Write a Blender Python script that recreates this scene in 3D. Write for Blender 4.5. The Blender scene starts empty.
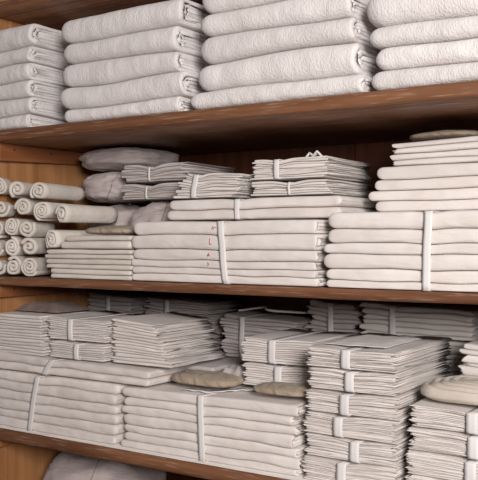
import bpy, math, random
from mathutils import Vector, noise, Matrix

random.seed(7)
C = bpy.context.scene.collection
Z0 = 1.45                        # eye height above the floor
F, CS, SN = 843.0, math.cos(math.radians(33.2)), math.sin(math.radians(33.2))
def N(x, y=0.0, z=0.0): return noise.noise(Vector((x, y, z)))
def PX(px, Y):                   # X on the plane at depth Y seen at picture column px
    t = (px - 239) / F
    return Y * (t * CS - SN) / (CS + SN * t)

# ------------------------------------------------------------------ materials
def mat(name):
    m = bpy.data.materials.new(name); m.use_nodes = True
    nt = m.node_tree
    return m, nt, nt.nodes['Principled BSDF']
def cloth(name, col, col2, bscale=500, bstr=0.35, bdist=0.002, stain=0.35, wave=None, wrinkle=0.0, terry=False):
    m, nt, p = mat(name); L = nt.links.new; nd = nt.nodes.new
    tc = nd('ShaderNodeTexCoord')
    info = nd('ShaderNodeObjectInfo')
    add = nd('ShaderNodeVectorMath'); add.operation = 'ADD'
    mul = nd('ShaderNodeVectorMath'); mul.operation = 'SCALE'
    comb = nd('ShaderNodeCombineXYZ')
    L(info.outputs['Random'], comb.inputs[0]); L(info.outputs['Random'], comb.inputs[1])
    L(comb.outputs[0], mul.inputs[0]); mul.inputs['Scale'].default_value = 30
    L(tc.outputs['Object'], add.inputs[0]); L(mul.outputs[0], add.inputs[1])
    n1 = nd('ShaderNodeTexNoise'); n1.inputs['Scale'].default_value = 14; n1.inputs['Detail'].default_value = 4
    L(add.outputs[0], n1.inputs['Vector'])
    r = nd('ShaderNodeValToRGB'); r.color_ramp.elements[0].position = stain; r.color_ramp.elements[1].position = stain + .35
    r.color_ramp.elements[0].color = (*col2, 1); r.color_ramp.elements[1].color = (*col, 1)
    L(n1.outputs['Fac'], r.inputs[0])
    # small per-object tint
    hs = nd('ShaderNodeHueSaturation')
    mr = nd('ShaderNodeMapRange'); mr.inputs['To Min'].default_value = .93; mr.inputs['To Max'].default_value = 1.05
    L(info.outputs['Random'], mr.inputs['Value']); L(mr.outputs[0], hs.inputs['Value'])
    L(r.outputs[0], hs.inputs['Color']); L(hs.outputs[0], p.inputs['Base Color'])
    n2 = nd('ShaderNodeTexNoise'); n2.inputs['Scale'].default_value = bscale; n2.inputs['Detail'].default_value = 2
    L(add.outputs[0], n2.inputs['Vector'])
    b = nd('ShaderNodeBump'); b.inputs['Strength'].default_value = bstr; b.inputs['Distance'].default_value = bdist
    L(n2.outputs['Fac'], b.inputs['Height'])
    last = b
    if terry:                    # tufts in slightly wavering columns
        vo = nd('ShaderNodeTexVoronoi'); vo.inputs['Scale'].default_value = 1; vo.inputs['Randomness'].default_value = 1
        mp = nd('ShaderNodeMapping'); mp.inputs['Scale'].default_value = (260, 200, 150)
        L(add.outputs[0], mp.inputs[0]); L(mp.outputs[0], vo.inputs['Vector'])
        b4 = nd('ShaderNodeBump'); b4.inputs['Strength'].default_value = .36; b4.inputs['Distance'].default_value = .0035; b4.invert = True
        L(vo.outputs['Distance'], b4.inputs['Height']); L(b.outputs[0], b4.inputs['Normal'])
        n5 = nd('ShaderNodeTexNoise'); n5.inputs['Scale'].default_value = 1; n5.inputs['Detail'].default_value = 2
        mp5 = nd('ShaderNodeMapping'); mp5.inputs['Scale'].default_value = (75, 40, 22); mp5.inputs['Rotation'].default_value = (0, .35, 0)
        L(add.outputs[0], mp5.inputs[0]); L(mp5.outputs[0], n5.inputs['Vector'])
        b5 = nd('ShaderNodeBump'); b5.inputs['Strength'].default_value = .18; b5.inputs['Distance'].default_value = .006
        L(n5.outputs['Fac'], b5.inputs['Height']); L(b4.outputs[0], b5.inputs['Normal']); last = b5
    if wrinkle:
        n3 = nd('ShaderNodeTexNoise'); n3.inputs['Scale'].default_value = 28; n3.inputs['Detail'].default_value = 3; n3.inputs['Distortion'].default_value = 1.2
        mp = nd('ShaderNodeMapping'); mp.inputs['Scale'].default_value = (.35, 1, 1.6)
        L(add.outputs[0], mp.inputs[0]); L(mp.outputs[0], n3.inputs['Vector'])
        b2 = nd('ShaderNodeBump'); b2.inputs['Strength'].default_value = wrinkle; b2.inputs['Distance'].default_value = .008
        L(n3.outputs['Fac'], b2.inputs['Height']); L(b.outputs[0], b2.inputs['Normal']); last = b2
    if wave:
        w = nd('ShaderNodeTexWave'); w.inputs['Scale'].default_value = wave; w.inputs['Distortion'].default_value = 9; w.inputs['Detail'].default_value = 2; w.bands_direction = 'DIAGONAL'
        L(tc.outputs['Object'], w.inputs['Vector'])
        b3 = nd('ShaderNodeBump'); b3.inputs['Strength'].default_value = .5; b3.inputs['Distance'].default_value = .004
        L(w.outputs['Fac'], b3.inputs['Height']); L(last.outputs[0], b3.inputs['Normal']); last = b3
    L(last.outputs[0], p.inputs['Normal'])
    p.inputs['Roughness'].default_value = .95
    p.inputs['Specular IOR Level'].default_value = .15
    p.inputs['Sheen Weight'].default_value = .12
    return m
def wood(name, c1, c2, axis, scale=1.0, rough=.55, wear=None, planks=None):
    m, nt, p = mat(name); L = nt.links.new; nd = nt.nodes.new
    tc = nd('ShaderNodeTexCoord'); mp = nd('ShaderNodeMapping')
    s = [38 * scale] * 3; s[axis] = 2.2 * scale
    mp.inputs['Scale'].default_value = s
    L(tc.outputs['Object'], mp.inputs[0])
    n1 = nd('ShaderNodeTexNoise'); n1.inputs['Scale'].default_value = 1; n1.inputs['Detail'].default_value = 6; n1.inputs['Distortion'].default_value = .6
    L(mp.outputs[0], n1.inputs['Vector'])
    r = nd('ShaderNodeValToRGB'); r.color_ramp.elements[0].position = .3; r.color_ramp.elements[1].position = .72
    r.color_ramp.elements[0].color = (*c1, 1); r.color_ramp.elements[1].color = (*c2, 1)
    L(n1.outputs['Fac'], r.inputs[0]); out = r.outputs[0]
    if wear:
        n2 = nd('ShaderNodeTexNoise'); n2.inputs['Scale'].default_value = 1; n2.inputs['Detail'].default_value = 5
        mp2 = nd('ShaderNodeMapping'); mp2.inputs['Scale'].default_value = (14, 160, 330)
        L(tc.outputs['Object'], mp2.inputs[0]); L(mp2.outputs[0], n2.inputs['Vector'])
        r2 = nd('ShaderNodeValToRGB'); r2.color_ramp.elements[0].position = .56; r2.color_ramp.elements[1].position = .7
        r2.color_ramp.elements[1].color = (.7, .7, .7, 1)
        L(n2.outputs['Fac'], r2.inputs[0])
        mx = nd('ShaderNodeMix'); mx.data_type = 'RGBA'
        L(r2.outputs[0], mx.inputs[0]); L(out, mx.inputs[6]); mx.inputs[7].default_value = (*wear, 1); out = mx.outputs[2]
    L(out, p.inputs['Base Color'])
    b = nd('ShaderNodeBump'); b.inputs['Strength'].default_value = .35; b.inputs['Distance'].default_value = .002
    L(n1.outputs['Fac'], b.inputs['Height']); L(b.outputs[0], p.inputs['Normal'])
    p.inputs['Roughness'].default_value = rough
    return m
def plain(name, col, rough=.6, metal=0):
    m, nt, p = mat(name); p.inputs['Base Color'].default_value = (*col, 1); p.inputs['Roughness'].default_value = rough; p.inputs['Metallic'].default_value = metal
    n = nt.nodes.new('ShaderNodeTexNoise'); n.inputs['Scale'].default_value = 300
    b = nt.nodes.new('ShaderNodeBump'); b.inputs['Strength'].default_value = .15; b.inputs['Distance'].default_value = .001
    nt.links.new(n.outputs['Fac'], b.inputs['Height']); nt.links.new(b.outputs[0], p.inputs['Normal'])
    return m

M_TERRY = cloth('white_terry', (.80, .76, .745), (.75, .705, .685), 500, .4, .002, .3, terry=True)
M_SHEET = cloth('cream_linen', (.79, .74, .705), (.71, .65, .605), 650, .3, .0012, .28, wrinkle=.38)
M_NAPK = cloth('napkin_cotton', (.78, .73, .695), (.69, .635, .595), 500, .35, .0015, .28, wrinkle=.25)
M_GREY_SHADED = cloth('grey_cotton', (.60, .54, .52), (.50, .445, .425), 500, .35, .0015, .3, wrinkle=.3)  # grey cloths, and rear napkins with their depth shade put into the colour
M_ROLL = cloth('unbleached_cotton', (.76, .71, .65), (.66, .60, .53), 500, .35, .0015, .3, wrinkle=.3)
M_BAG = cloth('mauve_grey_sacking', (.55, .48, .465), (.45, .385, .37), 500, .3, .0015, .3, wrinkle=.6)
M_BROWN = cloth('tan_knit', (.46, .37, .28), (.37, .285, .21), 350, .7, .003, .3, wave=16)
M_CREAMPAD = cloth('cream_knit', (.66, .59, .51), (.57, .50, .42), 400, .6, .002, .3)
M_DARK = cloth('dark_cloth', (.27, .19, .165), (.20, .14, .12), 400, .3, .0015, .3, wrinkle=.4)
M_TAPE = cloth('white_tape', (.80, .775, .765), (.75, .72, .71), 900, .4, .001, .3)
M_SEAM = cloth('seam_thread', (.36, .28, .27), (.30, .24, .22), 600, .3, .001, .3)
M_RED = plain('red_thread', (.50, .07, .07), .8)
M_IRON = plain('black_iron', (.02, .018, .018), .5, .6)
M_SHELF = wood('worn_shelf_wood', (.12, .045, .021), (.265, .118, .057), 0, 1, .5, (.42, .28, .19))
M_SIDE = wood('orange_pine', (.31, .135, .05), (.47, .23, .095), 2, .8, .5)
M_CLEAT = wood('red_pine', (.22, .075, .027), (.34, .13, .05), 1, .8, .5)
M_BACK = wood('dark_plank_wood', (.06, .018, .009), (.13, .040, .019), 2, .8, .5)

# ------------------------------------------------------------------ object helpers
def link(name, verts, faces, m, parent=None, origin=None, smooth=True):
    o_ = Vector(origin) if origin else Vector((0, 0, 0))
    me = bpy.data.meshes.new(name)
    me.from_pydata([Vector(v) - o_ for v in verts], [], faces)
    me.materials.append(m); me.validate()
    if smooth: me.polygons.foreach_set('use_smooth', [True] * len(me.polygons))
    import bmesh
    bm = bmesh.new(); bm.from_mesh(me); bmesh.ops.recalc_face_normals(bm, faces=bm.faces[:]); bm.to_mesh(me); bm.free()
    o = bpy.data.objects.new(name, me); C.objects.link(o)
    if parent: o.parent = parent
    elif origin: o.location = o_
    return o
def tag(o, label, cat, group=None):
    o['label'] = label; o['category'] = cat
    if group: o['group'] = group
    return o
def empty(name, loc, label, cat, group=None):
    o = bpy.data.objects.new(name, None); C.objects.link(o); o.location = loc; o.empty_display_size = .02
    return tag(o, label, cat, group)
def box_v(x0, x1, y0, y1, z0, z1):
    v = [(x, y, z) for x in (x0, x1) for y in (y0, y1) for z in (z0, z1)]
    f = [(0, 1, 3, 2), (4, 6, 7, 5), (0, 4, 5, 1), (2, 3, 7, 6), (0, 2, 6, 4), (1, 5, 7, 3)]
    return v, f
def board(name, x0, x1, y0, y1, z0, z1, m, parent, bev=.003, origin=None):
    v, f = box_v(x0, x1, y0, y1, z0, z1)
    o = link(name, v, f, m, parent, origin, smooth=False)
    b = o.modifiers.new('edge', 'BEVEL'); b.width = bev; b.segments = 2
    return o
def tube(pts, r, n=6, flat=1.0):
    v, f = [], []
    for i, p in enumerate(pts):
        p = Vector(p); a = Vector(pts[max(i - 1, 0)]); b = Vector(pts[min(i + 1, len(pts) - 1)])
        t = (b - a).normalized(); u = t.cross(Vector((0, 0, 1)))
        if u.length < .1: u = t.cross(Vector((0, 1, 0)))
        u.normalize(); w = t.cross(u)
        for j in range(n):
            an = 2 * math.pi * j / n
            v.append(p + u * math.cos(an) * r + w * math.sin(an) * r * flat)
    for i in range(len(pts) - 1):
        for j in range(n):
            f.append((i * n + j, i * n + (j + 1) % n, (i + 1) * n + (j + 1) % n, (i + 1) * n + j))
    f.append(tuple(range(n))[::-1]); f.append(tuple((len(pts) - 1) * n + j for j in range(n)))
    return v, f

# ------------------------------------------------------------------ a pile of folded cloths
class Pile:
    """Boundaries between the layers are shared, so layers follow one another without meeting."""
    def __init__(s, x0, x1, yf, depth, z0, ts, seed, amp=.003, gap=.0012, freq=7, sag=0, pinch=None, slope=0):
        s.x0, s.x1, s.yf, s.d, s.z0, s.ts, s.seed = x0, x1, yf, depth, z0, ts, seed
        s.amp, s.gap, s.fr, s.sag, s.pinch, s.slope = amp, gap, freq, sag, pinch, slope
        s.h = sum(ts); s.acc = [sum(ts[:i]) for i in range(len(ts) + 1)]
    def B(s, k, x, y):
        z = s.acc[k]
        if k:
            e = 1 if k < len(s.ts) else .45
            z += s.amp * e * N(x * s.fr, y * s.fr * .6, s.seed * 3.7 + k * 5.1)
            z += s.sag * (z / s.h) * (N(x * 2.3, s.seed) - .4)
            z += s.slope * (z / s.h) * ((x - s.x0) / (s.x1 - s.x0) - .5)
            if s.pinch:
                px_, pa = s.pinch
                z -= pa * (z / s.h) * math.exp(-((x - px_) / .03) ** 2)
        return s.z0 + z
    def top(s, x, y): return s.B(len(s.ts), x, y)

class Layer:
    def __init__(s, pile, k, dx0=0, dx1=0, dy=0, shells=2, L='open', R='open', rn=.5, jit=.004, bump=.002, bfreq=22, nx=40, nose=7, nd=4, fill=1.0, skew=0, corner=.25, sq=.72):
        s.__dict__.update(locals()); s.p = pile
        s.x0 = pile.x0 + dx0; s.x1 = pile.x1 + dx1; s.yf = pile.yf + dy; s.yb = pile.yf + pile.d + dy * .3
        s.t = pile.ts[k] - pile.gap
    def z(s, x, y, v):
        lo = s.p.B(s.k, x, y) + s.p.gap / 2; hi = s.p.B(s.k + 1, x, y) - s.p.gap / 2
        return lo + (hi - lo) * v
    def lump(s, x, v):
        sd = s.p.seed + s.k * 3.3
        return s.bump * (N(x * s.bfreq, v * 1.6, sd) + .5 * N(x * s.bfreq * 2.7, v * 3, sd + 9))
    def yfront(s, x, a=1.0, sc=1.0):
        return s.yf + (1 - a) * s.t * .5 + s.skew * (x - s.x0)
    def front(s, x, v):          # point on the rounded front of the outermost fold
        sn = max(-1, min(1, (v - .5) * 2)); ry = s.t * s.rn
        si = abs(sn) ** (1 / s.sq); co_ = math.sqrt(max(0, 1 - si * si)) ** s.sq
        return s.yfront(x) + ry - ry * co_ + s.lump(x, v) * (co_ ** .5)
    def verts(s):
        V, Fc = [], []
        n_sh = s.shells
        cuts = [1 - i / n_sh for i in range(n_sh + 1)]
        for sh in range(n_sh):
            a = cuts[sh] - (.014 if sh else 0); b = cuts[sh + 1] + .014
            if sh == n_sh - 1: b = .006
            ins = (1 - a) * s.t * .5
            rl = s.t * .6; rr = s.t * .6
            xs = []                                  # (x, end factor)
            xa, xb = s.x0 + (ins if s.L == 'round' else 0), s.x1 - (ins if s.R == 'round' else 0)
            if s.L == 'round':
                for q in range(7):
                    an = math.pi / 2 * q / 6
                    xs.append((xa + rl * (1 - math.sin(an)), math.cos(math.pi / 2 - an)))
                xs = [(xa + rl * (1 - math.cos(math.pi / 2 * q / 6)), math.sin(math.pi / 2 * q / 6) ** .8) for q in range(7)]
                xs[0] = (xa, .03)
                st = xa + rl
            else:
                xs = [(xa, .80), (xa + .0012, .92), (xa + .004, .985)]; st = xa + .008
            if s.R == 'round':
                tail = [(xb - rr * (1 - math.cos(math.pi / 2 * q / 6)), math.sin(math.pi / 2 * q / 6) ** .8) for q in range(7)][::-1]
                tail[-1] = (xb, .03); en = xb - rr
            else:
                tail = [(xb - .004, .985), (xb - .0012, .92), (xb, .80)]; en = xb - .008
            xs += [(st + (en - st) * q / (s.nx - 1), 1) for q in range(s.nx)][(1 if s.L == 'round' else 0):(-1 if s.R == 'round' else None)]
            xs += tail
            ry = s.t * s.rn
            def curve(sc_, x, e):
                pts = []
                corner = s.corner * s.t * (1 - e) if (s.L == 'round' or s.R == 'round') else 0
                yn = s.yfront(x) + ry + corner
                rr_ = max(ry * sc_, .0004)
                for j in range(s.nd):
                    u = (j / s.nd) ** 1.5
                    pts.append((s.yb + (yn - s.yb) * (j / s.nd), .5 - .5 * sc_ * e))
                for j in range(s.nose + 1):
                    th = -math.pi / 2 + math.pi * j / s.nose
                    v = .5 + .5 * sc_ * e * math.copysign(abs(math.sin(th)) ** s.sq, math.sin(th))
                    y = yn - rr_ * abs(math.cos(th)) ** s.sq + s.lump(x, v) * abs(math.cos(th)) ** .4
                    pts.append((y, v))
                for j in range(s.nd):
                    pts.append((yn + (s.yb - yn) * ((j + 1) / s.nd), .5 + .5 * sc_ * e))
                return pts
            base = len(V); m = 0
            for i, (x, e) in enumerate(xs):
                outer = curve(a, x, e); inner = curve(b, x, e)[::-1]
                ring = outer + inner; m = len(ring)
                for j, (y, v) in enumerate(ring):
                    jj = j if j < len(outer) else m - 1 - j
                    dx = 0
                    wl = max(0, 1 - (x - xa) / .03); wr = max(0, 1 - (xb - x) / .03)
                    if s.L == 'open' and wl: dx += wl * s.jit * (1.3 * N(jj * .33, sh * 4.1 + (0 if j < len(outer) else .35), s.p.seed + s.k * 2.2) + .8 * N(y * 25, sh * 3, s.k))
                    if s.R == 'open' and wr: dx += wr * s.jit * (1.3 * N(jj * .33 + 50, sh * 4.1 + (0 if j < len(outer) else .35), s.p.seed + s.k * 2.2) + .8 * N(y * 25 + 40, sh * 3, s.k))
                    V.append((x + dx, y, Z0 + s.z(x, y, v)))
            for i in range(len(xs) - 1):
                for j in range(m):
                    Fc.append((base + i * m + j, base + i * m + (j + 1) % m, base + (i + 1) * m + (j + 1) % m, base + (i + 1) * m + j))
            h = m // 2
            for i in (0, len(xs) - 1):
                o_ = base + i * m
                for j in range(h - 1):
                    Fc.append((o_ + j, o_ + j + 1, o_ + m - 2 - j, o_ + m - 1 - j))
        return V, Fc
    def origin(s):
        return ((s.x0 + s.x1) / 2, s.yf + s.p.d / 2, Z0 + s.p.z0 + s.p.acc[s.k])

def band(pile, xb, w=.02, lean=0, out=.003, yf=None, tk=.0012, back=None, parent=None, origin=None, name='band', m=None, bow=.002):
    """Flat tape round a pile: over the top, down the front, under and up the back."""
    yF = (yf if yf is not None else pile.yf) - out; yB = pile.yf + pile.d + .006 if back is None else back
    zt, zb = pile.top, lambda x, y: pile.z0
    path = []
    n = 12
    for j in range(n + 1): path.append(('t', yB + (yF - yB) * j / n))
    for j in range(1, n): path.append(('f', j / n))
    for j in range(n + 1): path.append(('b', yF + (yB - yF) * j / n))
    V, Fc = [], []
    for kind, q in path:
        for layer in (0, 1):
            for sx in (-.5, -.17, .17, .5):
                x = xb + sx * w
                o = tk * layer
                if kind == 't':
                    y = q + (-o if q == yF else 0); z = zt(x, max(q, pile.yf)) + .0002 + o
                elif kind == 'f':
                    t1 = zt(x, pile.yf); z = t1 + (pile.z0 - t1) * q; y = yF - o - bow * math.sin(math.pi * q)
                    x += lean * q + .0015 * N(q * 3, xb * 10)
                else:
                    x += lean; y = q; z = pile.z0 + .0001 + (tk - o) * .5
                V.append((x, y, Z0 + z))
    L = len(path)
    for i in range(L - 1):
        a, b = i * 8, (i + 1) * 8
        for j in range(3):
            Fc.append((a + j, a + j + 1, b + j + 1, b + j)); Fc.append((a + 4 + j, b + 4 + j, b + 5 + j, a + 5 + j))
        Fc.append((a, b, b + 4, a + 4)); Fc.append((a + 3, a + 7, b + 7, b + 3))
    for a in (0, (L - 1) * 8):
        for j in range(3): Fc.append((a + j, a + j + 1, a + 5 + j, a + 4 + j))
    return link(name, V, Fc, m or M_TAPE, parent, origin)

ORD = ['first', 'second', 'third', 'fourth', 'fifth', 'sixth', 'seventh', 'eighth', 'ninth', 'tenth', 'eleventh', 'twelfth', 'thirteenth', 'fourteenth']
def place(k, n):                 # k counts from the bottom
    if k == n - 1: return 'topmost'
    if k == 0: return 'bottom one'
    return ORD[n - 1 - k] + ' from the top'

def bundle(x0, x1, yf, depth, z0, h, n, label, seed, bandx=None, group='tied napkin bundles', m=M_NAPK, name='napkin_bundle', part='napkin', bw=.02,
           rz=0, jx=.006, jy=.006, cat='bundle of linen', lean=0, shells=2, nx=26, ts=None, tie=True, L='open', R='open', amp=.0022, pinch=.004, jit=.005, fan=0, slope=0, rn=.5, bump=.0025, sq=.72):
    rnd = random.Random(seed)
    if ts is None:
        ts = [h / n * rnd.uniform(.8, 1.2) for _ in range(n)]; k_ = (h - .003) / sum(ts); ts = [t * k_ for t in ts]
    bx = x0 + (x1 - x0) * (bandx if bandx is not None else .5)
    p = Pile(x0, x1, yf, depth, z0 + .0013, ts, seed, amp=amp, gap=.0009, freq=11, pinch=(bx, pinch) if tie else None, slope=slope)
    e = empty(name, ((x0 + x1) / 2, yf + depth / 2, Z0 + z0), label, cat, group)
    org = e.location.copy(); dys = []; lay = []
    for k in range(len(ts)):
        dy = rnd.uniform(-jy, jy) * .5; dys.append(dy)
        f = fan * (k / len(ts))
        l = Layer(p, k, rnd.uniform(-jx, jx) + f, rnd.uniform(-jx, jx) + f, dy, shells, L, R, rn, jit, bump, 18, nx, 7 if part == 'sheet' else 5, 3, sq=(.5 if z0 > -.3 else .62) if part == 'sheet' else sq, skew=rnd.uniform(-.02, .02) * (.4 if part == 'sheet' else 1))
        v, fc = l.verts(); lay.append(l)
        o = link(part, v, fc, m, e, org)
    if tie:
        front = min(l.front(bx + q * bw, v) for l in lay for v in (.3, .5, .7) for q in (-.5, 0, .5))
        band(p, bx, bw, lean, .0012, front, parent=e, origin=org, name='band')
    e.rotation_euler.z = math.radians(rz)
    e['_top'] = p.top(bx, yf)
    return e, p, lay

# ------------------------------------------------------------------ the shelves
TOP, MID, LOW, BOT = .30, -.10, -.51, -.90
YF, YB, XL, XR = 1.561, 2.16, -1.85, .35
unit = empty('shelving_unit', (-.75, 1.86, 0), 'brown wooden linen shelves with worn front edges and planked sides', 'shelves')
uo = unit.location.copy()
for z, t in ((TOP, .030), (MID, .022), (LOW, .034), (BOT, .034), (.650, .03)):  # last board is unseen, set low to shade the panel behind the towels
    v, f = [], []                # board with a slightly wavering worn front edge
    nx = 120
    for i in range(nx + 1):
        x = XL + (XR - XL) * i / nx
        w = .0018 * N(x * 9, z * 7) + .0012 * N(x * 31, z * 5); w2 = .002 * N(x * 7, z * 7 + 3)
        for (y, zz) in ((YB, -t), (YF + .004, -t + w2), (YF + .0005 + w, -t + .004 + w2), (YF + w2 * .6, -t * .5), (YF + .0005 + w, -.0045 + w * .6), (YF + .004 + w, -.0008), (YF + .012, 0), (YB, 0)):
            v.append((x, y, Z0 + z + zz))
    for i in range(nx):
        for j in range(8): f.append((i * 8 + j, i * 8 + (j + 1) % 8, i * 8 + 8 + (j + 1) % 8, i * 8 + 8 + j))
    f += [tuple(range(8)), tuple(nx * 8 + j for j in range(8))]
    o = link('shelf', v, f, M_SHELF, unit, uo)
def planks(name, m, along, lo, hi, w, fixed, thick, z0, z1, sgn):
    v, f = [], []; a = lo; i = 0
    while a < hi - .001:
        b = min(a + w[i % len(w)], hi); g = .0012; off = .0015 * N(i * 3.3, 1.7)
        if along == 'x': vv, ff = box_v(a + g, b - g, fixed + off, fixed + thick, z0, z1)
        else: vv, ff = box_v(fixed - thick, fixed - off, a + g, b - g, z0, z1) if sgn < 0 else box_v(fixed + off, fixed + thick, a + g, b - g, z0, z1)
        n = len(v); v += vv; f += [tuple(q + n for q in fc) for fc in ff]; a = b; i += 1
    if along == 'x': vv, ff = box_v(lo, hi, fixed + thick, fixed + thick + .006, z0, z1)
    else: vv, ff = box_v(fixed - thick - .006, fixed - thick, lo, hi, z0, z1) if sgn < 0 else box_v(fixed + thick, fixed + thick + .006, lo, hi, z0, z1)
    n = len(v); v += vv; f += [tuple(q + n for q in fc) for fc in ff]
    return link(name, v, f, m, unit, uo, smooth=False)
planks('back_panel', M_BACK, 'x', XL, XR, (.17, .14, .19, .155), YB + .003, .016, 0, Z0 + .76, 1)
planks('side_panel', M_SIDE, 'y', YF + .002, YB, (.075, .11, .095, .13), XL - .003, .018, 0, Z0 + .76, -1)
planks('side_panel', M_SIDE, 'y', YF + .002, YB, (.11, .095, .13), XR + .003, .018, 0, Z0 + .76, 1)
def cleat(zt, hf, hb):
    x0, x1 = XL - .001, XL + .02
    v = [(x, y, Z0 + z) for x in (x0, x1) for (y, z) in ((YF + .03, zt), (YF + .03, zt - hf), (YB, zt - hb), (YB, zt))]
    f = [(0, 1, 2, 3), (7, 6, 5, 4), (0, 4, 5, 1), (1, 5, 6, 2), (2, 6, 7, 3), (3, 7, 4, 0)]
    c = link('cleat', v, f, M_CLEAT, unit, uo, smooth=False)
    b = c.modifiers.new('edge', 'BEVEL'); b.width = .002; b.segments = 2
    return c
for zt, hf, hb in ((TOP - .0305, .05, .028), (MID - .0225, .037, .037), (LOW - .0345, .03, .03)):
    c = cleat(zt, hf, hb)
    for y in (1.64, 1.78):
        v, f = tube([(XL + .017, y, Z0 + zt - .016), (XL + .0225, y, Z0 + zt - .016)], .0022, 8)
        link('nail', v, f, M_IRON, c, uo)
board('bracket', -1.118, -1.09, YF + .002, YF + .02, Z0 + LOW - .05, Z0 + LOW - .0342, M_IRON, unit, .002, uo)['label'] = 'black iron bracket'

# ------------------------------------------------------------------ bath towels on the top shelf
def towel_stack(px0, px1, ts, where, seed, offs, yf=1.572, width=None, depth=.33, nx=64):
    x0 = PX(px0, yf); x1 = PX(px1, yf) if width is None else x0 + width
    p = Pile(x0, x1, yf, depth, TOP + .0008, ts, seed, amp=.010, gap=.0012, freq=4.5)
    for k in range(len(ts)):
        o0, o1 = offs[k]
        l = Layer(p, k, o0, o1, 0.004 * N(seed, k * 3.1), 3, 'round', 'open', .52, .006, .0032, 20, nx, 12, 6, corner=.5, sq=.8)
        v, f = l.verts()
        o = link('bath_towel', v, f, M_TERRY, None, l.origin())
        tag(o, 'white terry towel, %s, %s' % (place(k, len(ts)), where), 'towel', 'terry towels on the top shelf')
towel_stack(-14, 35, [.036, .046, .047, .045, .047, .060], 'stack of six against the left side panel', 11,
            [(0, -.012), (0, .003), (0, -.006), (0, -.006), (0, -.004), (0, .004)], width=.172)
towel_stack(57, 179, [.041, .056, .052, .060, .062], 'second towel stack from the left', 23,
            [(.015, -.005), (-.004, .008), (.004, -.012), (.006, -.012), (-.004, .0)])
towel_stack(192, 354, [.043, .066, .057, .055, .055], 'third towel stack from the left', 37,
            [(-.014, .015), (.002, .0), (.012, -.004), (.012, -.012), (.016, -.02)])
towel_stack(361, 520, [.042, .044, .044, .078], 'towel stack furthest right on the top shelf', 41,
            [(.016, 0), (.026, -.01), (.012, .01), (.0, .0)], width=.40)

# ------------------------------------------------------------------ middle shelf
def flat(x0, x1, yf, depth, z0, ts, seed, label, name, cat, group, m, **kw):
    p = Pile(x0, x1, yf, depth, z0 + .0006, ts, seed, amp=kw.pop('amp', .0022), gap=.001, freq=kw.pop('freq', 8), sag=kw.pop('sag', 0), slope=kw.pop('slope', 0))
    offs = kw.pop('offs', [(0, 0, 0)] * len(ts)); out = []
    for k in range(len(ts)):
        a = dict(shells=2, L='open', R='open', rn=.5, jit=.004, bump=.0018, bfreq=16, nx=36, nose=7, nd=4); a.update(kw)
        l = Layer(p, k, *offs[k], **a); v, f = l.verts()
        o = link(name, v, f, m, None, l.origin()); tag(o, label(k, len(ts)), cat, group); out.append(o)
    return p
# thin cloths between the rolls and the big bundle
flat(PX(45, 1.57), PX(131, 1.57), 1.57, .165, MID, [.0125, .0135, .012, .0125, .0125, .0125], 51,
     lambda k, n: 'thin folded cloth beside the rolls, %s of six wide layers' % place(k, n), 'folded_cloth', 'cloth',
     'flat cloths beside the rolls', M_ROLL, offs=[(.02, 0, 0), (.016, -.004, .002), (.006, .003, 0), (.004, -.002, .003), (0, .002, 0), (.004, -.003, .002)], R='round', rn=.6)
flat(PX(62, 1.572), PX(129, 1.572), 1.572, .16, MID + .0768, [.020, .0145], 53,
     lambda k, n: 'short folded cloth under the tan pad, %s of two' % ('upper' if k else 'lower'), 'folded_cloth', 'cloth',
     'flat cloths beside the rolls', M_ROLL, offs=[(-.006, .004, 0), (.008, .002, .003)], R='round', rn=.6)

def pad(name, x0, x1, y0, y1, zb, h, m, label, cat, seed, ribs=0, group=None, z_n=.45):
    cx, cy, rx, ry = (x0 + x1) / 2, (y0 + y1) / 2, (x1 - x0) / 2, (y1 - y0) / 2
    V, Fc = [], []; nu, nv = 90, 80
    for i in range(nv + 1):
        ph = -math.pi / 2 + math.pi * i / nv
        for j in range(nu):
            th = 2 * math.pi * j / nu
            def sp(c, e): return math.copysign(abs(c) ** e, c)
            r = abs(math.cos(ph)) ** .75
            X = sp(math.cos(th), .62) * r; Y = sp(math.sin(th), .62) * r
            rib = 0
            if ribs: rib = ribs * math.sin(r * 34 + 1.5 * math.sin(th * 2)) * (1 if ph > 0 else .3) * min(1, r * 3)
            w = N(X * 2 + seed, Y * 2) * .12
            zz = math.sin(ph)
            zz = zz * .5 + .5 if zz > 0 else .5 * (1 - abs(zz) ** .5)
            z = max(0, zz * (1 + w)) * h + rib * (1 if zz > .1 else 0)
            V.append((cx + rx * X * (1 + .05 * N(th * 2, seed)), cy + ry * Y, Z0 + zb + .0006 + max(z, 0)))
    for i in range(nv):
        for j in range(nu):
            Fc.append((i * nu + j, i * nu + (j + 1) % nu, (i + 1) * nu + (j + 1) % nu, (i + 1) * nu + j))
    o = link(name, V, Fc, m, None, (cx, cy, Z0 + zb)); return tag(o, label, cat, group)
pad('knitted_pad', PX(80, 1.6), PX(131, 1.6), 1.59, 1.725, MID + .1125, .023, M_BROWN, 'flat tan knitted pad lying on the thin folded cloths beside the rolls', 'pad', 3)

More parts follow.
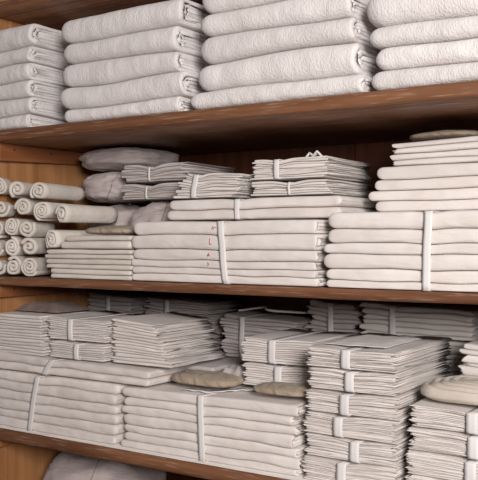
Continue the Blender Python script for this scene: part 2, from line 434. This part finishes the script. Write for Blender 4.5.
# rolled cloths
def roll(px, py, r, ln, rz=0, sq=1.0, turns=3.2, yf=1.578, seed=0, desc='', tilt=0):
    X = PX(px, yf); zc = -SN * X + CS * yf; Z = (240 - py) * zc / F
    V, Fc = [], []; n = int(turns * 22); ny = 10
    th0 = N(seed * 3.1) * 6
    prof = []
    for q in range(n + 1):
        s = q / n; rr = r * (.16 + .84 * s); tk = r * .84 / turns * .34
        an = th0 + s * turns * 2 * math.pi
        wob = 1 + .16 * N(math.cos(an) * 1.2 + s, math.sin(an) * 1.2, seed * 3.3)
        prof.append(((rr * wob) * math.cos(an), (rr * wob) * math.sin(an), tk))
    m = 2 * (n + 1)
    for i in range(ny + 1):
        u = i / ny
        tp = 1 - .04 * u + .02 * N(u * 4, seed)
        if i == 0: tp *= .985
        for side in (0, 1):
            rng = prof if side == 0 else prof[::-1]
            for qi, (a, b, tk) in enumerate(rng):
                l = math.hypot(a, b); k = (l - (tk * 2 if side else 0)) / l if l > 1e-6 else 1
                if k < .05: k = .05
                idx = qi if side == 0 else n - qi
                ey = (-.006 * (1 - idx / n) ** 2 + .004 * N(idx * .12, seed * 2)) * (1 if i == 0 else 0)
                V.append((a * k * tp / sq ** .5 * 1.0, u * ln + ey, b * k * tp * sq ** .5))
    for i in range(ny):
        for j in range(m):
            Fc.append((i * m + j, i * m + (j + 1) % m, (i + 1) * m + (j + 1) % m, (i + 1) * m + j))
    h = n + 1
    for i in (0, ny):
        for j in range(h - 1): Fc.append((i * m + j, i * m + j + 1, i * m + m - 2 - j, i * m + m - 1 - j))
    R = Matrix.Rotation(math.radians(rz), 3, 'Z') @ Matrix.Rotation(math.radians(tilt), 3, 'X')
    V = [R @ Vector(v) for v in V]
    o = link('rolled_cloth', V, Fc, M_ROLL); o.location = (X, yf, Z0 + Z)
    return tag(o, desc, 'rolled cloth', 'cotton cloths rolled up on the middle shelf')
RO = [  # px, py, radius, squash, label
 (-3.0, 266.5, .0285, 1.0, 'rolled cloth half cut off by the picture edge in the bottom row of rolls'),
 (12.6, 266.5, .0255, 1.1, 'rolled cloth, middle of the three in the bottom row of rolls'),
 (29.0, 266.5, .0270, 1.05, 'rolled cloth at the right end of the bottom row, touching the thin cloth pile'),
 (-5.0, 247.0, .0265, 1.0, 'sliver of a rolled cloth at the picture edge, second row of rolls up'),
 (11.2, 246.6, .0255, 1.15, 'rolled cloth in the second row up, above the middle bottom roll'),
 (28.5, 247.0, .0270, 1.0, 'rolled cloth in the second row up, below the loosely coiled roll'),
 (-3.5, 229.0, .0260, 1.1, 'partly visible rolled cloth at the picture edge, third row of rolls up'),
 (10.8, 226.0, .0235, 1.2, 'narrow rolled cloth squeezed beside the loosely coiled roll, third row up'),
 (26.0, 228.0, .0265, 1.0, 'loosely coiled rolled cloth in the third row up, right end of that row'),
 (51.0, 239.5, .0265, 1.1, 'rolled cloth resting on the left end of the thin cloth pile'),
 (1.0, 208.5, .0270, 1.1, 'rolled cloth at the picture edge in the fourth row up'),
 (22.5, 207.0, .0250, 1.1, 'rolled cloth in the fourth row up, under the two top rolls'),
 (41.3, 210.5, .0270, 1.0, 'rolled cloth just left of the roll above the tan pad, fourth row up'),
 (61.0, 214.5, .0262, 1.15, 'rolled cloth furthest right in the pile, its long side showing above the tan pad'),
 (-1.0, 187.0, .0260, 1.0, 'rolled cloth at the picture edge in the top row of rolls'),
 (16.5, 189.0, .0262, 1.0, 'rolled cloth in the middle of the top row, against the orange side panel'),
 (38.0, 191.0, .0255, 1.0, 'rolled cloth at the top row\'s right end, its side stretching back to the bags'),
]
for i, (px, py, r, sq, lab) in enumerate(RO):
    roll(px, py, min(r * 1.08, .0275), .045 if px < 5 else (.13 if px < 35 else .2), 20 if px < 35 else (12 if px < 50 else 0), sq, 1.9 + (i * 7 % 5) * .25, 1.578 + .006 * N(i * 2.2), i + 1, lab)

# big tied bundles at the front
def marks(lay, e, org):
    # small red laundry marks stitched on the left half of the sheets
    def stroke(k, pts, parent):
        l = lay[k]; P = []
        for (px, v) in pts:
            x = PX(px, 1.57); y = l.front(x, v); P.append((x, y - .0006, Z0 + l.z(x, y, v)))
        v, f = tube(P, .0009, 6); return v, f
    for k, strokes in ((5, [[(212, .42), (213, .66), (214, .42)], [(214.5, .55), (216, .62)]]),
                       (4, [[(210, .78), (210, .36)], [(210, .36), (212, .39)]]),
                       (3, [[(207, .36), (208.3, .68), (209.5, .38)], [(207.5, .46), (209.1, .48)]]),
                       (2, [[(207.5, .72), (209, .5), (207.5, .32)]])):
        V, Fc = [], []
        for s in strokes:
            v, f = stroke(k, s, None); n = len(V); V += v; Fc += [tuple(q + n for q in g) for g in f]
        o = link('laundry_mark', V, Fc, M_RED, e, org); o['label'] = 'small red stitched laundry mark'
e3, p3, l3 = bundle(PX(131, 1.57), PX(316, 1.57), 1.57, .38, MID, 0, 6,
    'wide bundle of six cream sheets with small red laundry marks tied with white tape', 61, .525, 'tape-tied bundles of sheets', M_SHEET, 'sheet_bundle', 'sheet', .017,
    ts=[.0185, .0165, .0165, .026, .034, .0315], jx=.005, jy=.004, lean=.014, nx=60, L='round', jit=.006, amp=.003, pinch=.003, rn=.42, shells=2, bump=.002)
marks(l3, e3, e3.location.copy())
e4, p4, l4 = bundle(PX(325, 1.57), PX(325, 1.57) + .5, 1.57, .38, MID, 0, 6,
    'tape-tied bundle of six cream sheets at the middle shelf\'s right end', 67, .455, 'tape-tied bundles of sheets', M_SHEET, 'sheet_bundle', 'sheet', .016,
    ts=[.015, .025, .030, .0225, .028, .036], jx=.006, jy=.004, lean=-.006, nx=60, L='round', R='round', jit=.006, amp=.003, pinch=.003, rn=.42, bump=.002)
T3 = .146; T4 = .159
# linens lying on top of those bundles
zb = MID + T3 + .002
e7, p7, l7 = bundle(PX(166, 1.68), PX(342, 1.68), 1.68, .25, zb, 0, 2, 'two long tape-tied sheets lying on the red-marked sheet bundle', 71, .44,
    'tape-tied bundles of sheets', M_SHEET, 'sheet_bundle', 'sheet', .014, ts=[.025, .026], nx=50, L='round', R='round', jit=.004, rn=.6, amp=.0025)
zb += .055
bundle(PX(176, 1.69), PX(232, 1.69), 1.69, .22, zb, .066, 10, 'sagging taped napkin bundle between the grey bundles and the knotted bundle', 73, .40, bw=.016, fan=.034, m=M_NAPK, jx=.009, pinch=.010, amp=.004, lean=-.01, slope=-.012)
xa, xb_ = PX(254, 1.70), PX(327, 1.70)
bundle(xa, xb_ + .004, 1.70, .235, zb, .037, 6, 'lower napkin bundle of the square pile on the two long sheets', 79, .5, bw=.006, m=M_NAPK, jx=.008, amp=.0035, pinch=.006)
ek, pk, lk = bundle(xa, xb_ - .004, 1.70, .235, zb + .0385, .052, 9, 'upper napkin bundle of the square pile, with a cord knot on top', 83, .35, bw=.014, m=M_NAPK, jx=.009, jy=.012, amp=.0045, pinch=.006)
# the knot on the bundle
V, Fc = [], []
for a in ([(-.02, 0, .002), (-.012, .004, .014), (.0, .0, .006), (.012, -.004, .016), (.022, .004, .003)], [(0, 0, .006), (.006, .01, .012), (.016, .018, .004), (.036, .026, .002)], [(0, 0, .006), (-.01, .012, .004), (-.03, .02, .002)]):
    pts = []
    for i in range(len(a) - 1):
        for q in range(5):
            t = q / 5; pts.append(tuple(a[i][j] * (1 - t) + a[i + 1][j] * t for j in range(3)))
    pts.append(a[-1])
    kx, ky = (xa + xb_) / 2 + .03, 1.76
    pts = [(kx + q[0], ky + q[1], Z0 + pk.top(kx + q[0], ky + q[1]) + q[2] + .001) for q in pts]
    v, f = tube(pts, .0028, 6); n = len(V); V += v; Fc += [tuple(q + n for q in g) for g in f]
link('cord_knot', V, Fc, M_TAPE, ek, ek.location.copy())
# right rear pile on the right sheet bundle
z9 = MID + T4 + .003
x9 = PX(373, 1.74)
S9 = [.023, .024, .0235, .030]
flat(x9, x9 + .40, 1.74, .26, z9, S9, 91, lambda k, n: 'cream folded sheet below the tan wrap, %s of four' % place(k, n),
     'folded_sheet', 'sheet', 'folded sheets on the right sheet bundle', M_SHEET, offs=[(.004, 0, 0), (-.014, 0, .002), (.002, 0, 0), (.006, 0, .002)], L='round', R='round', rn=.42, sq=.5, nx=44)
zn = z9 + sum(S9) + .001
xn = PX(393, 1.75)
flat(xn, xn + .22, 1.75, .22, zn, [.013, .014, .014, .012], 97, lambda k, n: 'thin napkin directly under the tan wrap, %s of four' % place(k, n),
     'folded_napkin', 'napkin', 'thin napkins under the tan wrap', M_NAPK, offs=[(0, .01, 0), (-.006, .006, .004), (.004, .012, 0), (.0, .0, .003)], R='open', jit=.008, slope=.006)
pad('knitted_wrap', PX(406, 1.79), PX(478, 1.79), 1.765, 1.93, zn + .0575, .02, M_BROWN, 'tan knitted wrap on top of the right-hand pile under the top shelf', 'wrap', 8)

# stuffed bags behind the rolls
def bag(cx, cy, zb, rx, ry, h, label, seed, m=M_BAG, seam=.2, n1=.7, wr=.07, seams=True):
    nu, nv = 84, 44
    def P(th, ph):
        def sp(c, e): return math.copysign(abs(c) ** e, c)
        cp, sp_ = abs(math.cos(ph)) ** n1, sp(math.sin(ph), n1)
        X = sp(math.cos(th), n1) * cp; Y = sp(math.sin(th), n1) * cp; Zz = sp_
        d = 1 + wr * N(X * 1.6 + seed, Y * 1.6, Zz * 1.6) 
        rg = 1 - abs(N(X * 2.1 + seed * 2, Y * 2.1 + Zz * 1.3, Zz * 2.1 - X * 1.1)); rg2 = 1 - abs(N(X * 4 - seed, Y * 3.5, Zz * 5 + X * 2))
        d += wr * 1.5 * (rg - .75) + wr * .8 * (rg2 - .75)
        return (cx + rx * X * d, cy + ry * Y * d, Z0 + max(zb + .0006, min(zb + h, zb + h * .5 + h * .47 * Zz * d)))
    V = [P(2 * math.pi * j / nu, -math.pi / 2 + math.pi * i / nv) for i in range(nv + 1) for j in range(nu)]
    Fc = [(i * nu + j, i * nu + (j + 1) % nu, (i + 1) * nu + (j + 1) % nu, (i + 1) * nu + j) for i in range(nv) for j in range(nu)]
    o = link('laundry_bag', V, Fc, m, None, (cx, cy, Z0 + zb)); tag(o, label, 'bag', 'stuffed laundry bags')
    if seams:
        pts = []
        for q in range(26):
            s_ = -1.2 + 2.4 * q / 25
            p = Vector(P(-math.pi / 2 + seam + .25 * math.sin(s_ * 1.4), s_)); c = Vector((cx, cy, Z0 + zb + h * .5))
            pts.append(p + (p - c).normalized() * .0005)
        v, f = tube(pts, .0016, 6); link('seam', v, f, M_SEAM, o, (cx, cy, Z0 + zb))
    return o
bag(-1.665, 1.925, MID, .105, .105, .207, 'mauve-grey bag standing behind the rolls, showing only its slumped top', 101, seams=False)
bag(-1.665, 1.905, MID + .208, .095, .11, .092, 'rounded mauve-grey bag squashed under the long top bag beside the side panel', 103, seam=.45)
bag(-1.632, 1.905, MID + .301, .138, .12, .067, 'long pale grey bag on top, just under the top shelf', 107, seam=-.6)
bag(-1.448, 1.86, MID, .092, .115, .208, 'seamed mauve-grey bag beneath the two grey napkin bundles', 109, seam=.35)
# two bundles on that bag, their depth shade put into the colour
bundle(-1.535, -1.332, 1.765, .24, MID + .209, .046, 7, 'lower grey napkin bundle on the seamed bag', 113, .42, m=M_GREY_SHADED, bw=.006, pinch=.010, amp=.005, jx=.01, fan=-.008)
bundle(-1.535, -1.325, 1.765, .24, MID + .2565, .050, 8, 'upper grey napkin bundle on the seamed bag, under the long pale bag', 127, .46, m=M_GREY_SHADED, bw=.006, pinch=.011, amp=.005, jx=.012)

# ------------------------------------------------------------------ lower shelf
def liner(x0, x1, z, lab, seed):
    V, Fc = [], []; nx, ny = 80, 8
    for s in (0, 1):
        for i in range(nx + 1):
            x = x0 + (x1 - x0) * i / nx
            for j in range(ny + 1):
                y = YF - .0005 - .0025 * abs(N(x * 14, seed)) + (YB - .03 - YF) * j / ny if j else YF - .002 - .003 * abs(N(x * 14, seed))
                V.append((x, y, Z0 + z + .0004 + s * .0016))
    k = (nx + 1) * (ny + 1); q = ny + 1
    for i in range(nx):
        for j in range(ny):
            a = i * q + j; Fc.append((a, a + 1, a + q + 1, a + q)); Fc.append((k + a, k + a + q, k + a + q + 1, k + a + 1))
        Fc.append((i * q, (i + 1) * q, k + (i + 1) * q, k + i * q)); Fc.append((i * q + ny, k + i * q + ny, k + (i + 1) * q + ny, (i + 1) * q + ny))
    for i in (0, nx):
        for j in range(ny): a = i * q + j; Fc.append((a, k + a, k + a + 1, a + 1))
    o = link('shelf_liner', V, Fc, M_SHEET, None, ((x0 + x1) / 2, YF, Z0 + z)); tag(o, lab, 'shelf liner')
liner(XL + .012, -.42, LOW, 'thin pale cloth lining the lower shelf under the sheet bundles', 2)
B0 = LOW + .0024
# far left sheets: lower five and the two long upper ones
bundle(XL + .012, PX(117, 1.572), 1.572, .36, B0, 0, 6, 'bundle of six greyed sheets at the left end of the lower shelf', 131, .40, 'tape-tied bundles of sheets', M_SHEET, 'sheet_bundle', 'sheet', .018,
    ts=[.023, .024, .026, .025, .027, .024], jx=.006, jy=.008, lean=-.03, nx=50, R='round', rn=.45, amp=.0045, bump=.003)
zl = B0 + .153
bundle(XL + .014, PX(149, 1.58), 1.574, .15, zl, 0, 2, 'two long sheets lying across the left and centre sheet bundles', 137, .42, 'tape-tied bundles of sheets', M_SHEET, 'sheet_bundle', 'sheet', .02,
    ts=[.020, .022], jx=.006, jy=.004, lean=-.03, nx=50, R='round', rn=.6, amp=.003, slope=-.01, bump=.003)
zl2 = zl + .046
# far left loose napkins
n2 = [.0078, .0082, .0088, .0076, .0084, .0086, .0078, .0084, .008, .0082, .0074, .0084, .008]
flat(XL + .012, PX(35, 1.58), 1.58, .22, zl2, n2, 139, lambda k, n: 'greyish napkin, loose pile at lower shelf\'s left end, %s of thirteen' % place(k, n),
     'folded_napkin', 'napkin', 'loose napkins at the left of the lower shelf', M_NAPK, offs=[(0, .028 - .001 * k + .004 * ((k * 7) % 3), .001 * (k % 3)) for k in range(13)], jit=.008, amp=.003)
xs0 = PX(49, 1.585)
bundle(xs0 + .006, PX(104, 1.585), 1.585, .22, zl2, .046, 8, 'lower taped napkin bundle between the loose left pile and the splayed napkins', 149, .52, bw=.018, jx=.007)
bundle(xs0 - .002, PX(104, 1.585), 1.585, .22, zl2 + .048, .060, 11, 'upper taped napkin bundle between the loose left pile and the splayed napkins', 151, .43, bw=.018, jx=.007, slope=-.006)
# splayed napkins
n4 = [.0077, .0072, .008, .0076, .0074, .0078, .007, .0078, .0074, .008, .0074, .0072, .0076, .007]
x4 = PX(104, 1.585) + .012
flat(x4, PX(160, 1.60), 1.60, .24, zl2, n4, 157, lambda k, n: 'white napkin, splayed pile on the two long sheets, %s of fourteen' % place(k, n),
     'folded_napkin', 'napkin', 'splayed white napkins', M_NAPK, offs=[(.004 + .014 * N(k * 1.7), .030 - .0045 * k + .020 * N(k * 2.3, 4), .004 * (k % 2) + .006 * N(k * 1.3, 8)) for k in range(14)], jit=.012, slope=-.014, amp=.004)
# dark scraps on top of the loose left pile
def crumple(x0, x1, y0, y1, zb, h, m, label, seed, name='crumpled_cloth', cat='cloth', fr=14):
    V, Fc = [], []; nx, ny = 44, 30
    for s in (0, 1):
        for i in range(nx + 1):
            for j in range(ny + 1):
                u, w = i / nx, j / ny
                x = x0 + (x1 - x0) * u + .012 * N(w * 4, seed); y = y0 + (y1 - y0) * w + .012 * N(u * 4, seed + 5)
                rg = 1 - abs(N(x * fr + seed, y * fr * .6)) * 1.6; rg2 = 1 - abs(N(x * fr * 2.2, y * fr * 1.7 + x * 9, seed)) * 1.5
                e = min(1, 7 * min(u, 1 - u, w, 1 - w) + .08)
                z = h * e * max(.04, .25 + .5 * max(0, rg) + .25 * max(0, rg2))
                V.append((x, y, Z0 + zb + .0006 + (z if s else max(0, z - .004) * .6)))
    q = ny + 1; k = (nx + 1) * q
    for i in range(nx):
        for j in range(ny):
            a = i * q + j; Fc.append((a, a + 1, a + q + 1, a + q)); Fc.append((k + a, k + a + q, k + a + q + 1, k + a + 1))
        for a, b in ((i * q, (i + 1) * q), (i * q + ny, (i + 1) * q + ny)): Fc.append((a, b, k + b, k + a))
    for i in (0, nx):
        for j in range(ny): a = i * q + j; Fc.append((a, k + a, k + a + 1, a + 1))
    o = link(name, V, Fc, m, None, ((x0 + x1) / 2, (y0 + y1) / 2, Z0 + zb)); return tag(o, label, cat)
crumple(XL + .02, -1.66, 1.64, 1.78, zl2 + .1105, .022, M_DARK, 'dark brown crumpled cloth on the loose napkins by the side panel', 163)

# centre sheet bundle
e6, p6, l6 = bundle(PX(122, 1.572), PX(296, 1.572), 1.572, .36, B0, 0, 7, 'large bundle of seven cream sheets tied with white tape, centre of lower shelf', 167, .495, 'tape-tied bundles of sheets', M_SHEET, 'sheet_bundle', 'sheet', .017,
    ts=[.016, .021, .022, .0245, .021, .0215, .024], jx=.007, jy=.005, lean=.004, nx=60, L='round', jit=.008, amp=.0038, rn=.42, bump=.0025, slope=.008, pinch=.002)
T6 = B0 + .1555
def tail(a, w, parent, origin, zf):
    V, Fc = [], []; n = 30
    for i in range(n + 1):
        t = i / n * (len(a) - 1); q = min(int(t), len(a) - 2); u = t - q
        P = [a[q][j] * (1 - u) + a[q + 1][j] * u for j in range(2)]
        D = Vector((a[q + 1][0] - a[q][0], a[q + 1][1] - a[q][1])).normalized(); nn = (-D.y, D.x)
        for s in (0, 1):
            for e in (-.5, 0, .5):
                x, y = P[0] + nn[0] * w * e, P[1] + nn[1] * w * e
                V.append((x, y, Z0 + zf(x, y) + .0022 + s * .0012 + .0025 * (abs(math.sin(i * .7)) if e else .5)))
    for i in range(n):
        A, B = i * 6, i * 6 + 6
        for j in range(2): Fc.append((A + j, A + j + 1, B + j + 1, B + j)); Fc.append((A + 3 + j, B + 3 + j, B + 4 + j, A + 4 + j))
        Fc.append((A, B, B + 3, A + 3)); Fc.append((A + 2, A + 5, B + 5, B + 2))
    for A in (0, n * 6):
        for j in range(2): Fc.append((A + j, A + j + 1, A + 4 + j, A + 3 + j))
    o = link('tape_tail', V, Fc, M_TAPE, parent, origin); return o
bx6 = PX(121, 1.572) + (PX(296, 1.572) - PX(121, 1.572)) * .495
tail([(bx6 - .07, 1.60), (bx6 + .0, 1.607), (bx6 + .05, 1.66), (bx6 + .11, 1.70)], .02, e6, e6.location.copy(), p6.top)
xr6 = PX(297, 1.572)
pad('knitted_pad', PX(163, 1.60), PX(226, 1.60), 1.605, 1.70, T6 + .004, .03, M_BROWN, 'puffy tan knitted pad on the left half of the centre sheet bundle', 'pad', 12)
pad('knitted_pad', PX(247, 1.585), PX(304, 1.585), 1.585, 1.675, T6 + .0085, .022, M_BROWN, 'tan knitted pad on the right end of the centre sheet bundle', 'pad', 15)
flat(-1.365, -1.21, 1.735, .2, T6 + .002, [.015, .0135], 173, lambda k, n: '%s of two grey folded cloths behind the puffy tan pad' % ('upper' if k else 'lower'),
     'folded_cloth', 'cloth', 'grey cloths behind the tan pad', M_GREY_SHADED, R='round', offs=[(0, .01, 0), (.0, -.004, .004)], nx=24)
crumple(-1.19, -1.10, 1.72, 1.87, T6 + .005, .036, M_GREY_SHADED, 'crumpled grey cloth between the folded grey cloths and the taped bundles', 179)
# taped bundles behind the right pad
bundle(PX(245, 1.69), PX(312, 1.69), 1.69, .235, T6 + .006, .055, 10, 'lower taped grey-white bundle behind the right tan pad', 181, .52, bw=.02, m=M_NAPK)
bundle(PX(243, 1.69), PX(312, 1.69), 1.69, .235, T6 + .0625, .060, 11, 'upper taped grey-white bundle behind the right tan pad', 191, .45, bw=.02, m=M_NAPK, jx=.006)
# back row in shadow; grey bundles also have shade in their colour
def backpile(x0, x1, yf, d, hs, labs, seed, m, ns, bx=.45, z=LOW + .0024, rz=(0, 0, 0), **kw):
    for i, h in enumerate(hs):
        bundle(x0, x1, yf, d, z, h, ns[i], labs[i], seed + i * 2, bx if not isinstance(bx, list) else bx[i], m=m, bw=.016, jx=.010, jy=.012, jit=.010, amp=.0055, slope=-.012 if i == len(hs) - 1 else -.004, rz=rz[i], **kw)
        z += h + .002
backpile(-1.835, -1.665, 1.945, .18, [.165, .175], ['lower dark grey bundle in the back corner by the side panel', 'upper dark grey bundle in the back corner, close under the middle shelf'], 211, M_GREY_SHADED, [11, 13], .52)
backpile(-1.615, -1.395, 1.965, .17, [.10, .115, .115], ['lowest grey bundle of the tall back pile, mostly hidden behind the folded cloths', 'middle grey bundle of the tall back pile behind the splayed napkins', 'top grey bundle of the tall back pile behind the splayed napkins'], 221, M_GREY_SHADED, [9, 13, 15], [.5, .5, .37])
backpile(-1.335, -1.10, 1.955, .18, [.17, .125], ['lower brownish-grey bundle at the back, between the tall back pile and the taped bundles', 'upper brownish-grey bundle at the back, with a loose white cord on it'], 233, M_GREY_SHADED, [16, 13], .3)
# loose cord on the last one
V, Fc = tube([(-1.30 + .2 * q / 20, 1.985 + .05 * math.sin(q * .35), Z0 - .199 + .012 * math.sin(q / 20 * 3.1)) for q in range(21)], .003, 8)
o = link('cord', V, Fc, M_TAPE, None, (-1.2, 2.0, Z0 - .2)); tag(o, 'loose white cord lying on the brownish-grey bundle in the shadow at the back', 'cord')
backpile(-1.075, -.94, 1.985, .16, [.18, .165], ['lower dark bundle in the shadowed gap behind the tall napkin stack', 'upper dark bundle in the shadowed gap behind the tall napkin stack'], 241, M_GREY_SHADED, [12, 12], .5)
backpile(-.905, -.62, 1.95, .19, [.15, .115, .078], ['lowest bundle of the back pile behind the tall napkin stack', 'middle bundle of the back pile behind the tall napkin stack', 'cord-tied bundle on top of the back pile behind the tall napkin stack'], 251, M_NAPK, [10, 8, 6], [.5, .5, .30])
backpile(-.596, -.42, 1.80, .22, [.13, .148], ['lower napkin bundle behind the cream coiled pad at right', 'upper napkin bundle behind the cream coiled pad at right'], 263, M_NAPK, [9, 11], .6)

# tall napkin stack, six taped bundles
x8, x8b = PX(308, 1.572), PX(394, 1.572)
hs = [.052, .048, .046, .049, .046, .045]; bxs = [.45, .58, .40, .46, .50, .46]; dxs = [-.010, -.004, -.005, -.001, .003, .002]
z = LOW + .0024
for i, h in enumerate(hs):
    nm = place(i, 6)
    bundle(x8 + dxs[i], x8b + dxs[i] * .4, 1.574, .32, z, h - .001, 14, 'taped white napkin bundle in the tall six-bundle stack, %s' % nm, 271 + i * 3, bxs[i], bw=.021, jx=.007, jy=.008, jit=.007, nx=30, amp=.0026, pinch=.0045, group='napkin bundles in the tall stack')
    z += h
# loose napkin thrown on top of it
# right-hand napkin stack
x9a = PX(410, 1.574)
z = LOW + .0024
hs9 = [.046, .047, .047, .046]
for i, h in enumerate(hs9):
    bundle(x9a - .004 + .003 * i, x9a + .205, 1.576, .215, z, h - .001, 13, 'taped cream napkin bundle under the cream coiled pad, %s' % place(i, 4), 311 + i * 3, [.62, .60, .62, .60][i], bw=.022, jx=.007, jy=.008, jit=.007, nx=30, amp=.0026, pinch=.0045, group='napkin bundles in the right-hand stack')
    z += h
pad('coiled_pad', x9a - .002, x9a + .20, 1.585, 1.755, z + .0005, .04, M_CREAMPAD, 'puffy cream coiled pad with ridged rings on the right-hand napkin stack', 'pad', 21, ribs=.0026)
# napkin lying on the tall stack
crumple(x8 + .025, x8b - .03, 1.60, 1.80, LOW + .0024 + sum([.052, .048, .046, .049, .046, .045]) + .0005, .006, M_NAPK, 'white crumpled napkin lying loose on top of the tall napkin stack', 331, 'napkin', 'napkin', 9)

# ------------------------------------------------------------------ below the lower shelf
bg = bag(-1.635, 1.80, BOT, .168, .155, .315, 'large mauve-grey laundry bag under the lower shelf', 401, seam=.15, wr=.06)
crumple(-1.565, -1.50, 1.72, 1.78, BOT + .312, .022, M_ROLL, 'small cream cloth lying on the large bag under the lower shelf', 409)

# ------------------------------------------------------------------ the room around it, camera and light
fl = link('floor', *box_v(-3.2, 3.2, -2.5, 2.4, -.05, 0), wood('floor_boards', (.10, .055, .03), (.19, .11, .06), 0, .6, .5), smooth=False); fl['kind'] = 'structure'

cam = bpy.data.cameras.new('camera'); co = bpy.data.objects.new('camera', cam); C.objects.link(co)
cam.sensor_fit = 'HORIZONTAL'; cam.sensor_width = 36; cam.lens = 36 * F / 478
co.location = (0, 0, Z0); co.rotation_euler = (math.pi / 2, 0, math.radians(33.2))
bpy.context.scene.camera = co

def area(name, loc, target, sx, sy, power, col):
    l = bpy.data.lights.new(name, 'AREA'); l.shape = 'RECTANGLE'; l.size = sx; l.size_y = sy; l.energy = power; l.color = col
    o = bpy.data.objects.new(name, l); C.objects.link(o); o.location = loc
    o.rotation_euler = (Vector(target) - Vector(loc)).to_track_quat('-Z', 'Y').to_euler(); return o
area('window_daylight', (1.0, -.62, Z0 + .55), (-.9, 1.7, Z0 - .08), .75, .8, 102, (1, .955, .93))
w = bpy.data.worlds.new('world'); w.use_nodes = True; bpy.context.scene.world = w
w.node_tree.nodes['Background'].inputs[0].default_value = (1, .84, .80, 1)
w.node_tree.nodes['Background'].inputs[1].default_value = .12
vs = bpy.context.scene.view_settings
vs.view_transform = 'Standard'; vs.look = 'None'; vs.gamma = 1; vs.use_curve_mapping = False; vs.exposure = 0
for o in bpy.data.objects:
    if '_top' in o: del o['_top']
